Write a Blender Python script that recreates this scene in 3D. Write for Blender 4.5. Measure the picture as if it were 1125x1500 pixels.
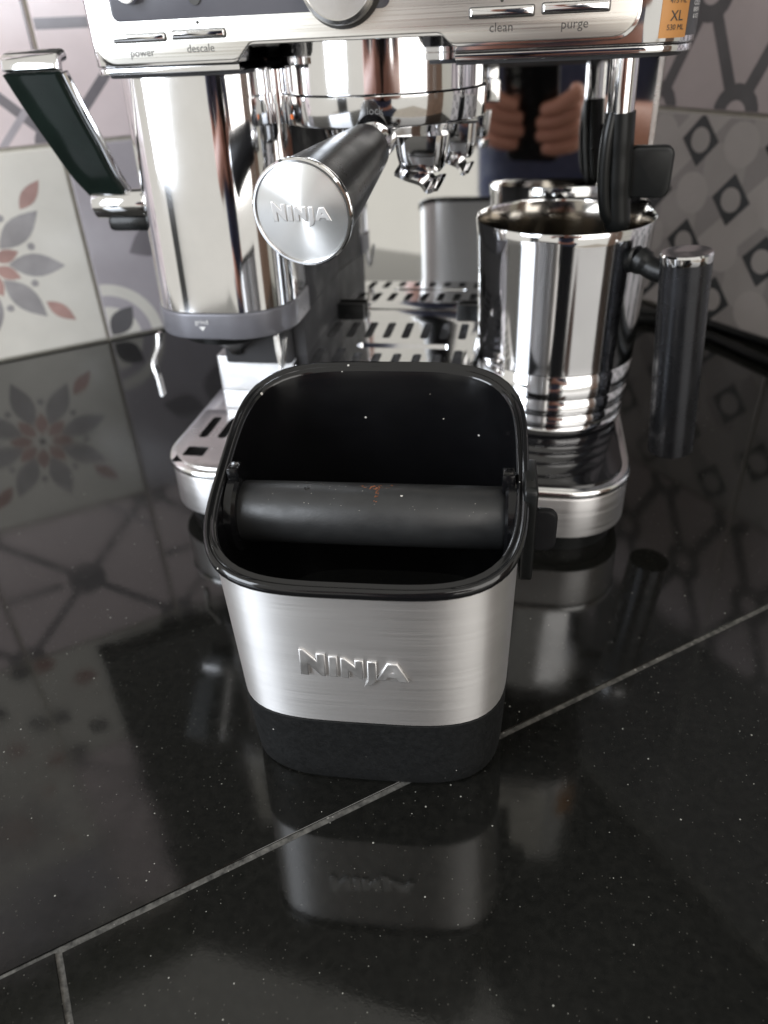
import bpy, bmesh, math, random
from mathutils import Vector, Matrix
random.seed(7)
S = bpy.context.scene
COL = S.collection
R = math.radians
for o in list(bpy.data.objects): bpy.data.objects.remove(o)

# ------------------------------------------------------------------ camera
CAM_Z = 0.28
cd = bpy.data.cameras.new('camera'); cam = bpy.data.objects.new('camera', cd); COL.objects.link(cam); S.camera = cam
pitch, roll, yaw = R(33), R(2.9), R(11.5)
fw = Vector((-math.sin(yaw)*math.cos(pitch), math.cos(yaw)*math.cos(pitch), -math.sin(pitch)))
rt0 = Vector((math.cos(yaw), math.sin(yaw), 0)); up0 = rt0.cross(fw)
rt = rt0*math.cos(roll) - up0*math.sin(roll); up = up0*math.cos(roll) + rt0*math.sin(roll)
M = Matrix((rt, up, -fw)).transposed().to_4x4(); M.translation = Vector((0, 0, CAM_Z)); cam.matrix_world = M
cd.sensor_fit = 'VERTICAL'; cd.sensor_height = 36.0; cd.lens = 36.0*1100/1500
cd.clip_start = 0.02; cd.clip_end = 60
cd.dof.use_dof = True; cd.dof.focus_distance = 0.30; cd.dof.aperture_fstop = 9.0
S.render.resolution_x = 768; S.render.resolution_y = 1024

# ------------------------------------------------------------------ light
W = bpy.data.worlds.new('World'); S.world = W; W.use_nodes = True
bg = W.node_tree.nodes['Background']; bg.inputs[0].default_value = (0.86, 0.83, 0.76, 1); bg.inputs[1].default_value = 0.95
def area(name, loc, target, sx, sy, power, color):
    l = bpy.data.lights.new(name, 'AREA'); l.shape = 'RECTANGLE'; l.size = sx; l.size_y = sy; l.energy = power; l.color = color
    o = bpy.data.objects.new(name, l); COL.objects.link(o); o.location = loc
    o.rotation_euler = (Vector(target)-Vector(loc)).to_track_quat('-Z', 'Y').to_euler()
    return o
area('window_light', (-1.35, -0.95, 0.72), (-0.1, 0.5, 0.12), 0.90, 1.20, 44, (0.86, 0.92, 1.0))
area('right_fill_light', (1.25, -1.05, 0.85), (-0.4, 0.6, 0.1), 2.0, 1.7, 34, (1.0, 0.97, 0.93))  # soft fill lamp added on the right to brighten the left wall
S.view_settings.view_transform = 'Standard'; S.view_settings.look = 'None'; S.view_settings.exposure = 0.0; S.view_settings.gamma = 1.0

# ------------------------------------------------------------------ materials
MATS = {}
def new_mat(name):
    m = bpy.data.materials.new(name); m.use_nodes = True; MATS[name] = m
    return m, m.node_tree, m.node_tree.nodes['Principled BSDF']
def N(nt, t, **kw):
    n = nt.nodes.new(t)
    for k, v in kw.items(): setattr(n, k, v)
    return n
def noise(nt, scale, detail=3, vec=None, rough=0.6):
    n = N(nt, 'ShaderNodeTexNoise'); n.inputs['Scale'].default_value = scale; n.inputs['Detail'].default_value = detail; n.inputs['Roughness'].default_value = rough
    if vec is not None: nt.links.new(vec, n.inputs['Vector'])
    return n.outputs['Fac']
def remap(nt, val, a, b, c, d):
    n = N(nt, 'ShaderNodeMapRange'); nt.links.new(val, n.inputs['Value'])
    for k, v in zip((1, 2, 3, 4), (a, b, c, d)): n.inputs[k].default_value = v
    return n.outputs[0]
def objco(nt, scale=None):
    t = N(nt, 'ShaderNodeTexCoord').outputs['Object']
    if scale is None: return t
    m = N(nt, 'ShaderNodeMapping'); m.inputs['Scale'].default_value = scale; nt.links.new(t, m.inputs['Vector']); return m.outputs[0]
def mixc(nt, fac, a, b):
    n = N(nt, 'ShaderNodeMix', data_type='RGBA')
    if isinstance(fac, float): n.inputs[0].default_value = fac
    else: nt.links.new(fac, n.inputs[0])
    for i, c in ((6, a), (7, b)):
        if isinstance(c, tuple): n.inputs[i].default_value = (*c, 1)
        else: nt.links.new(c, n.inputs[i])
    return n.outputs[2]
def bump(nt, b, h, strength, dist):
    n = N(nt, 'ShaderNodeBump'); n.inputs['Strength'].default_value = strength; n.inputs['Distance'].default_value = dist
    nt.links.new(h, n.inputs['Height']); nt.links.new(n.outputs[0], b.inputs['Normal'])
def specks(nt, scale, thr, vec=None, keep=0.5):
    """small dust flecks: 1 inside a few voronoi cell centres"""
    v = N(nt, 'ShaderNodeTexVoronoi'); v.inputs['Scale'].default_value = scale
    nt.links.new(vec if vec is not None else objco(nt), v.inputs['Vector'])
    sep = N(nt, 'ShaderNodeSeparateColor'); nt.links.new(v.outputs['Color'], sep.inputs[0])
    r = remap(nt, sep.outputs[0], keep, 1.0, 0.0, thr)
    g = N(nt, 'ShaderNodeMath', operation='LESS_THAN'); nt.links.new(v.outputs['Distance'], g.inputs[0]); nt.links.new(r, g.inputs[1])
    return g.outputs[0]
def simple(name, col, rough, metal=0.0, var=0.0, vscale=60, dust=0.0, dcol=(0.5, 0.48, 0.45), ior=1.5, bumpy=0.0):
    m, nt, b = new_mat(name)
    b.inputs['Metallic'].default_value = metal; b.inputs['IOR'].default_value = ior
    co = objco(nt); n = noise(nt, vscale, 4, co)
    f = remap(nt, n, 0.3, 0.7, 1-var, 1+var)
    mul = N(nt, 'ShaderNodeVectorMath', operation='SCALE'); mul.inputs[0].default_value = col; nt.links.new(f, mul.inputs['Scale'])
    c = mul.outputs[0]
    if dust > 0: c = mixc(nt, specks(nt, 420, 0.28, co, 1-dust), c, dcol)
    nt.links.new(c, b.inputs['Base Color'])
    nt.links.new(remap(nt, noise(nt, vscale*0.7, 5, co), 0.3, 0.7, rough*0.8, rough*1.25), b.inputs['Roughness'])
    if bumpy > 0: bump(nt, b, noise(nt, 900, 2, co), bumpy, 0.0003)
    return m
def brushed(name, col, rough, scale, aniso=0.7, tangent=None, var=0.12, bs=0.03, rv=0.18):
    m, nt, b = new_mat(name); b.inputs['Metallic'].default_value = 1
    co = objco(nt, scale); n = noise(nt, 1.0, 3, co)
    f = remap(nt, n, 0.3, 0.7, 1-var, 1+var)
    mul = N(nt, 'ShaderNodeVectorMath', operation='SCALE'); mul.inputs[0].default_value = col; nt.links.new(f, mul.inputs['Scale'])
    nt.links.new(mul.outputs[0], b.inputs['Base Color'])
    nt.links.new(remap(nt, n, 0.3, 0.7, rough*(1-rv), rough*(1+rv)), b.inputs['Roughness'])
    bump(nt, b, n, bs, 0.0002)
    if tangent:
        b.inputs['Anisotropic'].default_value = aniso; b.inputs['Anisotropic Rotation'].default_value = 0.25
        t = N(nt, 'ShaderNodeTangent', direction_type='RADIAL', axis=tangent); nt.links.new(t.outputs[0], b.inputs['Tangent'])
    return m
simple('chrome', (0.76, 0.76, 0.77), 0.075, 1, 0.03, 40)
simple('mirror_steel', (0.74, 0.74, 0.73), 0.03, 1, 0.02, 30)
simple('satin_steel', (0.62, 0.61, 0.60), 0.24, 1, 0.05, 90)
simple('white_steel', (0.86, 0.86, 0.86), 0.12, 1, 0.03, 60)
brushed('brushed_band', (0.66, 0.65, 0.645), 0.49, (16, 16, 3600), 0.74, 'Z', 0.028, 0.003, 0.08)
simple('logo_steel', (0.66, 0.65, 0.64), 0.48, 1, 0.02, 90)
simple('void_black', (0.004, 0.004, 0.004), 0.85, 0, 0.1, 60, ior=1.2)
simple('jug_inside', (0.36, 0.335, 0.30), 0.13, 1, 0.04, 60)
brushed('brushed_base', (0.60, 0.59, 0.59), 0.42, (14, 14, 1600), 0.6, 'Z', 0.03, 0.01)
simple('riser_steel', (0.70, 0.70, 0.71), 0.5, 1, 0.03, 60)
brushed('brushed_plate', (0.80, 0.78, 0.73), 0.30, (5, 5, 1200), 0.0, None, 0.05)
brushed('spun_disc', (0.92, 0.92, 0.91), 0.34, (40, 40, 40), 0.85, 'Z', 0.03)
simple('gloss_black', (0.005, 0.005, 0.0055), 0.10, 0, 0.1, 70, dust=0.05)
simple('inner_black', (0.004, 0.004, 0.0045), 0.17, 0, 0.15, 60, dust=0.012, ior=1.4)
simple('bar_black', (0.017, 0.0175, 0.018), 0.42, 0, 0.15, 120, dust=0.008, bumpy=0.15)
simple('rubber_black', (0.0060, 0.0064, 0.0067), 0.5, 0, 0.10, 500, dust=0.02, bumpy=0.35, ior=1.38)
simple('black_plastic', (0.006, 0.0065, 0.0065), 0.32, 0, 0.1, 90, ior=1.36)
simple('handle_black', (0.013, 0.013, 0.014), 0.30, 0, 0.1, 90, ior=1.16)
simple('dark_paddle', (0.007, 0.012, 0.010), 0.10, 0, 0.25, 30, ior=1.36)
simple('gunmetal', (0.050, 0.051, 0.056), 0.26, 0.85, 0.05, 90)
simple('grey_band', (0.16, 0.16, 0.18), 0.32, 0.3, 0.03, 90)
simple('dark_grey', (0.045, 0.045, 0.048), 0.6, 0, 0.05, 60, ior=1.35)
simple('display_grey', (0.09, 0.09, 0.105), 0.18, 0, 0.04, 60)
simple('glass_black', (0.008, 0.008, 0.009), 0.06, 0, 0.1, 60)
simple('sticker_orange', (0.42, 0.19, 0.05), 0.5, 0, 0.03, 60)
simple('sticker_dark', (0.05, 0.05, 0.055), 0.5, 0, 0.03, 60)
simple('ink_dark', (0.03, 0.028, 0.025), 0.5)
simple('ink_grey', (0.10, 0.10, 0.10), 0.5)
simple('ink_white', (0.72, 0.72, 0.72), 0.5)
simple('amber_mark', (0.8, 0.16, 0.02), 0.4)
simple('coffee', (0.16, 0.055, 0.022), 0.85, 0, 0.4, 400)
simple('crumb', (0.55, 0.52, 0.46), 0.8)
simple('grout_pale', (0.44, 0.42, 0.36), 0.85, 0, 0.12, 150)
simple('grout_counter', (0.085, 0.082, 0.074), 0.85, 0, 0.75, 300, dust=0.35, dcol=(0.28, 0.27, 0.25), bumpy=0.8)
simple('cream_paint', (0.72, 0.69, 0.58), 0.6, 0, 0.02, 3)
simple('ceiling_paint', (0.78, 0.77, 0.74), 0.7, 0, 0.02, 3)
simple('dark_cabinet', (0.018, 0.019, 0.018), 0.35, 0, 0.1, 8)
simple('green_cabinet', (0.020, 0.026, 0.012), 0.35, 0, 0.1, 8)
simple('floor_brown', (0.52, 0.47, 0.41), 0.5, 0, 0.15, 6)
simple('brown_cabinet', (0.16, 0.10, 0.07), 0.4, 0, 0.15, 8)
simple('skin', (0.46, 0.21, 0.145), 0.5, 0, 0.08, 40)
simple('navy_cloth', (0.030, 0.036, 0.075), 0.85, 0, 0.15, 60)
simple('denim', (0.03, 0.04, 0.07), 0.9, 0, 0.2, 80)
simple('hair', (0.03, 0.02, 0.015), 0.6)
# glazed wall-tile colours
def glaze(name, c, var=0.05): return simple(name, c, 0.16, 0, var, 22)
glaze('tile_white', (0.70, 0.675, 0.62)); glaze('tile_pink', (0.74, 0.64, 0.65)); glaze('tile_lilac', (0.42, 0.39, 0.42))
glaze('tile_pink_shade', (0.48, 0.42, 0.425)); glaze('tile_grey', (0.40, 0.375, 0.365)); glaze('tile_midgrey', (0.33, 0.31, 0.305)); glaze('tile_light', (0.45, 0.42, 0.41)); glaze('tile_dark', (0.11, 0.105, 0.105))  # rings glaze is the pink darkened: right wall's shade put into the colour
glaze('print_grey', (0.33, 0.315, 0.32), 0.22); glaze('print_red', (0.42, 0.265, 0.24), 0.25); glaze('print_dark', (0.055, 0.058, 0.06), 0.15)
glaze('print_slate', (0.115, 0.11, 0.115), 0.12); glaze('print_smoke', (0.20, 0.185, 0.20), 0.12)
# polished black granite
m, nt, b = new_mat('granite')
co = objco(nt)
base = mixc(nt, remap(nt, noise(nt, 260, 4, co), 0.35, 0.75, 0, 1), (0.0055, 0.0056, 0.0050), (0.0105, 0.0104, 0.0092))
base = mixc(nt, specks(nt, 700, 0.28, co, 0.82), base, (0.032, 0.031, 0.027))
base = mixc(nt, specks(nt, 210, 0.085, co, 0.60), base, (0.30, 0.30, 0.27))
base = mixc(nt, specks(nt, 420, 0.12, co, 0.70), base, (0.12, 0.12, 0.105))
nt.links.new(base, b.inputs['Base Color']); b.inputs['IOR'].default_value = 1.50
sm = noise(nt, 5, 4, co)
sm2 = noise(nt, 38, 6, co, 0.75)
mx = N(nt, 'ShaderNodeMath', operation='MULTIPLY'); nt.links.new(remap(nt, sm, 0.35, 0.7, 0.5, 1.5), mx.inputs[0]); nt.links.new(remap(nt, sm2, 0.3, 0.75, 0.045, 0.14), mx.inputs[1])
nt.links.new(mx.outputs[0], b.inputs['Roughness'])
bump(nt, b, noise(nt, 500, 2, co), 0.03, 0.0002)

# ------------------------------------------------------------------ mesh helpers
def tag(o, label, cat=None, group=None):
    o['label'] = label
    if cat: o['category'] = cat
    if group: o['group'] = group
    return o
def link(name, me, mat, parent=None, smooth=True, angle=35):
    o = bpy.data.objects.new(name, me); COL.objects.link(o)
    if mat: 
        me.materials.clear()
        for mm in (mat if isinstance(mat, (list, tuple)) else [mat]): me.materials.append(MATS[mm])
    if smooth:
        me.polygons.foreach_set('use_smooth', [len(p.vertices) <= 4 for p in me.polygons])   # flat caps stay flat
        me.set_sharp_from_angle(angle=R(angle))
    if parent is not None:
        o.parent = parent; o.matrix_parent_inverse = PINV[parent.name] if parent.name in PINV else Matrix.Identity(4)
    return o
PINV = {}
def empty(name, loc, label, cat, group=None):
    o = bpy.data.objects.new(name, None); COL.objects.link(o); o.location = loc; o.empty_display_size = 0.02
    PINV[o.name] = Matrix.Translation(-Vector(loc)); tag(o, label, cat, group); return o
def fixn(me):
    bm = bmesh.new(); bm.from_mesh(me); bmesh.ops.recalc_face_normals(bm, faces=bm.faces[:]); bm.to_mesh(me); bm.free(); return me
def pydata(name, v, f, fix=True):
    me = bpy.data.meshes.new(name); me.from_pydata([tuple(p) for p in v], [], f); me.update()
    return fixn(me) if fix else me
def loft(rings, cap0=True, cap1=True):
    n = len(rings[0]); v = [p for r in rings for p in r]; f = []
    for i in range(len(rings)-1):
        for j in range(n):
            k = (j+1) % n; f.append((i*n+j, i*n+k, (i+1)*n+k, (i+1)*n+j))
    if cap0: f.append(tuple(range(n))[::-1])
    if cap1: f.append(tuple(range((len(rings)-1)*n, len(rings)*n)))
    return pydata('m', v, f)
def sell(cx, cy, a, b, n, N=96):
    out = []
    for i in range(N):
        t = 2*math.pi*i/N; c, s = math.cos(t), math.sin(t)
        # even spacing by angle of the superellipse in polar form
        r = 1/((abs(c)**n+abs(s)**n)**(1/n)); out.append((cx+a*c*r, cy+b*s*r))
    return out
def rrect(x0, x1, y0, y1, r, seg=8):
    """rounded rectangle, r = (bl, br, tr, tl) or one value"""
    if not isinstance(r, (tuple, list)): r = (r,)*4
    out = []
    for (cx, cy, a0, rr) in ((x0+r[0], y0+r[0], 180, r[0]), (x1-r[1], y0+r[1], 270, r[1]), (x1-r[2], y1-r[2], 0, r[2]), (x0+r[3], y1-r[3], 90, r[3])):
        for i in range(seg+1):
            t = R(a0+90*i/seg); out.append((cx+rr*math.cos(t), cy+rr*math.sin(t)))
    return out
def slab(poly, z0, z1, bev=0.0, seg=3, botbev=True):
    """prism with rounded top (and bottom) edges; poly is a list of x, y"""
    c = Vector((sum(p[0] for p in poly)/len(poly), sum(p[1] for p in poly)/len(poly)))
    def inset(d):
        out = []; n = len(poly)
        for i in range(n):
            p = Vector(poly[i]); a = Vector(poly[i-1]); q = Vector(poly[(i+1) % n])
            e1 = (p-a); e2 = (q-p)
            if e1.length < 1e-7: e1 = e2
            if e2.length < 1e-7: e2 = e1
            n1 = Vector((-e1.y, e1.x)).normalized(); n2 = Vector((-e2.y, e2.x)).normalized()
            nn = (n1+n2)
            nn = nn.normalized() if nn.length > 1e-6 else n1
            k = max(0.5, nn.dot(n1)); out.append(p+nn*(d/k))
        return out
    rings = []
    if bev > 0:
        if botbev:
            for i in range(seg+1):
                t = R(90*i/seg); q = inset(bev*(1-math.sin(t))); rings.append([(p.x, p.y, z0+bev*(1-math.cos(t))) for p in q])
        else: rings.append([(p[0], p[1], z0) for p in poly])
        for i in range(seg+1):
            t = R(90*i/seg); q = inset(bev*(1-math.cos(t))); rings.append([(p.x, p.y, z1-bev*(1-math.sin(t))) for p in q])
    else:
        rings = [[(p[0], p[1], z) for p in poly] for z in (z0, z1)]
    return loft(rings)
def box(x0, x1, y0, y1, z0, z1, bev=0.0, seg=2):
    bm = bmesh.new(); bmesh.ops.create_cube(bm, size=1)
    for v in bm.verts: v.co = ((x0+x1)/2+v.co.x*(x1-x0), (y0+y1)/2+v.co.y*(y1-y0), (z0+z1)/2+v.co.z*(z1-z0))
    if bev > 0: bmesh.ops.bevel(bm, geom=bm.edges[:], offset=bev, segments=seg, profile=0.5, affect='EDGES')
    me = bpy.data.meshes.new('m'); bm.to_mesh(me); bm.free(); return me
def lathe(profile, seg=64, closed=False):
    """profile of (r, z) about z"""
    rings = [[(r*math.cos(2*math.pi*j/seg), r*math.sin(2*math.pi*j/seg), z) for j in range(seg)] for r, z in profile]
    return loft(rings, True, True)
def xf(me, mat): me.transform(mat); me.update(); return me
def axis_mat(p0, p1, roll_up=Vector((0, 0, 1))):
    z = (Vector(p1)-Vector(p0)).normalized(); x = roll_up.cross(z).normalized(); y = z.cross(x)
    mm = Matrix((x, y, z)).transposed().to_4x4(); mm.translation = Vector(p0); return mm
def spline(pts, n=8):
    P = [Vector(p) for p in pts]; out = []
    for i in range(len(P)-1):
        a, b_, c, d = P[max(i-1, 0)], P[i], P[i+1], P[min(i+2, len(P)-1)]
        for k in range(n):
            t = k/n; out.append(0.5*((2*b_)+(c-a)*t+(2*a-5*b_+4*c-d)*t*t+(3*b_-a-3*c+d)*t**3))
    out.append(P[-1]); return out
def tube(pts, rad, seg=16):
    rings = []; P = [Vector(p) for p in pts]; ref = None
    for i, p in enumerate(P):
        t = (P[min(i+1, len(P)-1)]-P[max(i-1, 0)]).normalized()
        if ref is None: ref = Vector((1, 0, 0)) if abs(t.x) < 0.8 else Vector((0, 1, 0))
        ref = (ref-t*ref.dot(t)).normalized(); bn = t.cross(ref)
        r = rad[i] if isinstance(rad, (list, tuple)) else rad
        rings.append([p+(ref*math.cos(2*math.pi*j/seg)+bn*math.sin(2*math.pi*j/seg))*r for j in range(seg)])
    return loft(rings)
def join(*mes):
    bm = bmesh.new()
    for me in mes: bm.from_mesh(me)
    me = bpy.data.meshes.new('m'); bm.to_mesh(me); bm.free(); return me
def cut(me, cutter):
    a = bpy.data.objects.new('tmp_a', me); b_ = bpy.data.objects.new('tmp_b', cutter); COL.objects.link(a); COL.objects.link(b_)
    md = a.modifiers.new('b', 'BOOLEAN'); md.object = b_; md.operation = 'DIFFERENCE'; md.solver = 'EXACT'; md.use_self = True
    dg = bpy.context.evaluated_depsgraph_get(); out = bpy.data.meshes.new_from_object(a.evaluated_get(dg))
    bpy.data.objects.remove(a); bpy.data.objects.remove(b_); return out
def text_mesh(s, size, extrude=0.0, align='CENTER'):
    c = bpy.data.curves.new('t', 'FONT'); c.body = s; c.size = size; c.align_x = align; c.align_y = 'CENTER'; c.extrude = extrude; c.resolution_u = 3
    o = bpy.data.objects.new('tmp_t', c); COL.objects.link(o); dg = bpy.context.evaluated_depsgraph_get()
    me = bpy.data.meshes.new_from_object(o.evaluated_get(dg)); bpy.data.objects.remove(o); bpy.data.curves.remove(c); return me
def poly_curve_mesh(polys, extrude, bev):
    c = bpy.data.curves.new('c', 'CURVE'); c.dimensions = '2D'; c.fill_mode = 'BOTH'; c.extrude = extrude; c.bevel_depth = bev; c.bevel_resolution = 3
    for p in polys:
        s = c.splines.new('POLY'); s.points.add(len(p)-1); s.use_cyclic_u = True
        for i, q in enumerate(p): s.points[i].co = (q[0], q[1], 0, 1)
    o = bpy.data.objects.new('tmp_c', c); COL.objects.link(o); dg = bpy.context.evaluated_depsgraph_get()
    me = bpy.data.meshes.new_from_object(o.evaluated_get(dg)); bpy.data.objects.remove(o); bpy.data.curves.remove(c); return me
def facing(loc, normal, upv=Vector((0, 0, 1))):
    """frame whose local x/y lie on the surface, z along normal"""
    z = Vector(normal).normalized(); x = Vector(upv).cross(z).normalized(); y = z.cross(x)
    mm = Matrix((x, y, z)).transposed().to_4x4(); mm.translation = Vector(loc); return mm
def logo(unit, extrude, bev):
    L = [[(0, 0), (0, 1.30), (.10, 1.30), (.70, .62), (.70, 1.12), (.95, 1.12), (.95, 0), (.85, 0), (.25, .72), (.25, 0)],
         [(1.21, 0), (1.21, 1.02), (1.45, 1.02), (1.45, 0)],
         [(1.70, 0), (1.70, .96), (1.80, .96), (2.28, .48), (2.28, .90), (2.52, .90), (2.52, 0), (2.42, 0), (1.94, .50), (1.94, 0)],
         [(2.80, .88), (3.06, .88), (3.06, -.06), (3.00, -.24), (2.84, -.36), (2.70, -.40), (2.74, -.24), (2.80, -.10)],
         [(3.22, 0), (3.60, .84), (3.94, .84), (4.34, 0), (4.08, 0), (4.00, .18), (3.56, .18), (3.48, 0)],
         [(3.66, .36), (3.90, .36), (3.78, .60)]]
    L = [[(x-2.17, y-.45) for x, y in p] for p in L]
    me = poly_curve_mesh([[(x*unit, y*unit) for x, y in p] for p in L], extrude, bev); return me

# ------------------------------------------------------------------ frame of the two tiled walls
AW = R(38.0)
TL = Vector((math.cos(AW), math.sin(AW), 0)); NL = Vector((-math.sin(AW), math.cos(AW), 0))   # left wall: along / into
OL, ORR = 0.8562, 0.6587
def pl(t, z, d=0.0): return TL*t + NL*(OL-d) + Vector((0, 0, z))          # point on left wall, d = out of the wall
def prr(t, z, d=0.0): return TL*(ORR-d) + (-NL)*t + Vector((0, 0, z))     # right wall; t grows away from the corner (-OL at corner)
def wall_mat(fn):
    o = fn(0, 0); x = (fn(1, 0)-o); z = Vector((0, 0, 1)); n = x.cross(z)  # local: x along, y up, z out
    mm = Matrix((x, z, n)).transposed().to_4x4(); mm.translation = o; return mm
ML, MR = wall_mat(pl), wall_mat(prr)

# countertop: base slab with three polished slabs let into it
def lo(t, n): return TL*t + NL*n
def cpoly(t0, t1, n0, n1): return [tuple(lo(t, n).xy) for t, n in ((t0, n0), (t1, n0), (t1, n1), (t0, n1))]
ct = link('countertop', slab(cpoly(-0.55, ORR-0.0, -0.145, OL), -0.045, -0.0007), 'grout_counter', smooth=False)
ct['kind'] = 'structure'; ct['label'] = 'black polished granite worktop with pale joints between its slabs'
JN = 0.1885
for (t0, t1, n0, n1) in ((-0.549, ORR-0.001, JN+0.0014, OL-0.001), (-0.0475, ORR-0.001, -0.144, JN-0.0014), (-0.549, -0.0500, -0.144, JN-0.0002)):
    link('slab', slab(cpoly(t0, t1, n0, n1), -0.03, 0.0, 0.0002, 1, False), 'granite', ct, False)
# ------------------------------------------------------------------ tiled walls
TP = 0.195
def wall(name, fn, t0, t1, z1, label):
    v = [fn(t0, -0.045, -0.06), fn(t1, -0.045, -0.06), fn(t1, z1, -0.06), fn(t0, z1, -0.06), fn(t0, -0.045, 0.0), fn(t1, -0.045, 0.0), fn(t1, z1, 0.0), fn(t0, z1, 0.0)]
    me = pydata('w', v, [(0, 1, 2, 3), (4, 5, 6, 7), (0, 1, 5, 4), (1, 2, 6, 5), (2, 3, 7, 6), (3, 0, 4, 7)])
    o = link(name, me, 'grout_pale', smooth=False); o['kind'] = 'structure'; o['label'] = label; return o
wl = wall('wall_left', pl, -0.70, 0.72, 1.16, 'tiled kitchen wall with pale flower tile beside the grinder')
wr = wall('wall_right', prr, -OL, 0.14, 1.92, 'shaded tiled kitchen wall behind the milk jug')
def lens(cx, cy, r0, r1, hw, ang, n=7):
    pts = []
    for s in (1, -1):
        rng = range(n+1) if s == 1 else range(n-1, 0, -1)
        for i in rng:
            u = i/n; r = r0+(r1-r0)*u; w = hw*math.sin(math.pi*u**0.9)*s
            pts.append((cx+r*math.cos(ang)-w*math.sin(ang), cy+r*math.sin(ang)+w*math.cos(ang)))
    return pts
def circ(cx, cy, r, n=20): return [(cx+r*math.cos(2*math.pi*i/n), cy+r*math.sin(2*math.pi*i/n)) for i in range(n)]
def strip(a, b_, w):
    a = Vector(a); b_ = Vector(b_); d = (b_-a).normalized(); q = Vector((-d.y, d.x))*w/2
    return [tuple(a+q), tuple(b_+q), tuple(b_-q), tuple(a-q)]
H = TP/2-0.0017
def clip(poly):
    for ax, sg in ((0, 1), (0, -1), (1, 1), (1, -1)):
        out = []; lim = H-0.0012
        for i in range(len(poly)):
            a, b_ = poly[i-1], poly[i]; ia, ib = a[ax]*sg <= lim, b_[ax]*sg <= lim
            if ia != ib:
                u = (lim-a[ax]*sg)/((b_[ax]-a[ax])*sg); out.append((a[0]+(b_[0]-a[0])*u, a[1]+(b_[1]-a[1])*u))
            if ib: out.append(b_)
        poly = out
        if len(poly) < 3: return None
    return poly
def tile_mesh(bgm, layers):
    """layers: list of (material, polygon); printed on the glaze as thin films"""
    body = slab([(-H, -H), (H, -H), (H, H), (-H, H)], -0.004, 0.003, 0.0012, 2, False)
    mats = [bgm]; bm = bmesh.new(); bm.from_mesh(body)
    for f in bm.faces: f.smooth = False
    for li, (mt, poly) in enumerate(layers):
        poly = clip(poly)
        if not poly: continue
        if mt not in mats: mats.append(mt)
        z = 0.003+0.00012*(1+0.02*li) + (0.0001 if mt in TOP else 0)
        try: f = bm.faces.new([bm.verts.new((x, y, z)) for x, y in poly])
        except ValueError: continue
        f.material_index = mats.index(mt); f.normal_update()
        if f.normal.z < 0: f.normal_flip()
    me = bpy.data.meshes.new('tile'); bm.to_mesh(me); bm.free()
    for mm in mats: me.materials.append(MATS[mm])
    return me
TOP = set()
def flower():
    Ls = []
    for k in range(8):
        a = R(-10+45*k); Ls.append(('print_grey', lens(0, 0, .021, .074, .0115, a)))
        b_ = a+R(22.5); Ls.append(('print_red', lens(0, 0, .009, .034, .0065, b_))); Ls.append(('print_grey', circ(.047*math.cos(b_), .047*math.sin(b_), .0036, 12)))
        c = R(45*k)
        if k % 2: Ls.append(('print_red', lens(0, 0, .064, .098, .0068, c)))
    Ls.append(('print_slate', circ(0, 0, .004, 10)))
    return Ls
def net(nodes, lines, rn, ri, w, m1, bgm):
    Ls = [(m1, strip(a, b_, w)) for a, b_ in lines]
    Ls += [(m1, circ(x, y, rn)) for x, y in nodes]
    if ri: Ls += [(bgm, circ(x, y, ri)) for x, y in nodes]
    return Ls
h = TP/2
tm = {}
tm['flower'] = tile_mesh('tile_white', flower())
nodes = [(0, 0), (-h, -h), (h, -h), (-h, h), (h, h)]
tm['net'] = tile_mesh('tile_pink', net(nodes, [((0, 0), n_) for n_ in nodes[1:]] + [((-h, 0), (-h*.3, 0)), ((h, -h), (h, h))], .023, 0, .009, 'print_smoke', 'tile_pink') +
                      [('tile_lilac', strip((h*.45, -h), (h*.45+.05, -h+.05), .006))])
hx = [(-h, -h), (0, -h), (h, -h), (-h/2, 0), (h/2, 0), (-h, h), (0, h), (h, h)]
ln = [((-h, -h), (-h/2, 0)), ((0, -h), (-h/2, 0)), ((0, -h), (h/2, 0)), ((h, -h), (h/2, 0)), ((-h/2, 0), (-h, h)), ((-h/2, 0), (0, h)), ((h/2, 0), (0, h)), ((h/2, 0), (h, h))]
tm['rings'] = tile_mesh('tile_pink_shade', net(hx, ln, .0255, .0115, .0125, 'print_slate', 'tile_pink_shade'))
arcs = []
for cx, cy in ((-h, -h), (h, h)):
    arcs.append(('tile_white', circ(cx, cy, .06, 40))); arcs.append(('tile_lilac', circ(cx, cy, .048, 40))); arcs.append(('tile_white', circ(cx, cy, .036, 40)))
arcs += [('print_slate', lens(-h, -h, .006, .045, .012, R(45))), ('print_smoke', lens(h, h, .006, .045, .012, R(225)))]
for k in range(4): arcs.append(('print_smoke', lens(0, .01, .008, .06, .016, R(90*k+20))))
tm['arcs'] = tile_mesh('tile_lilac', arcs)
star = []
for i in range(-2, 3):
    for j in range(-2, 3):
        if (i+j) % 2 == 0: star.append(('print_slate' if (i+2*j) % 3 else 'print_red', lens(i*.042-.016, j*.042, 0, .034, .012, R(20*((i*3+j) % 4)))))
tm['dots'] = tile_mesh('tile_white', star)
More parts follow.
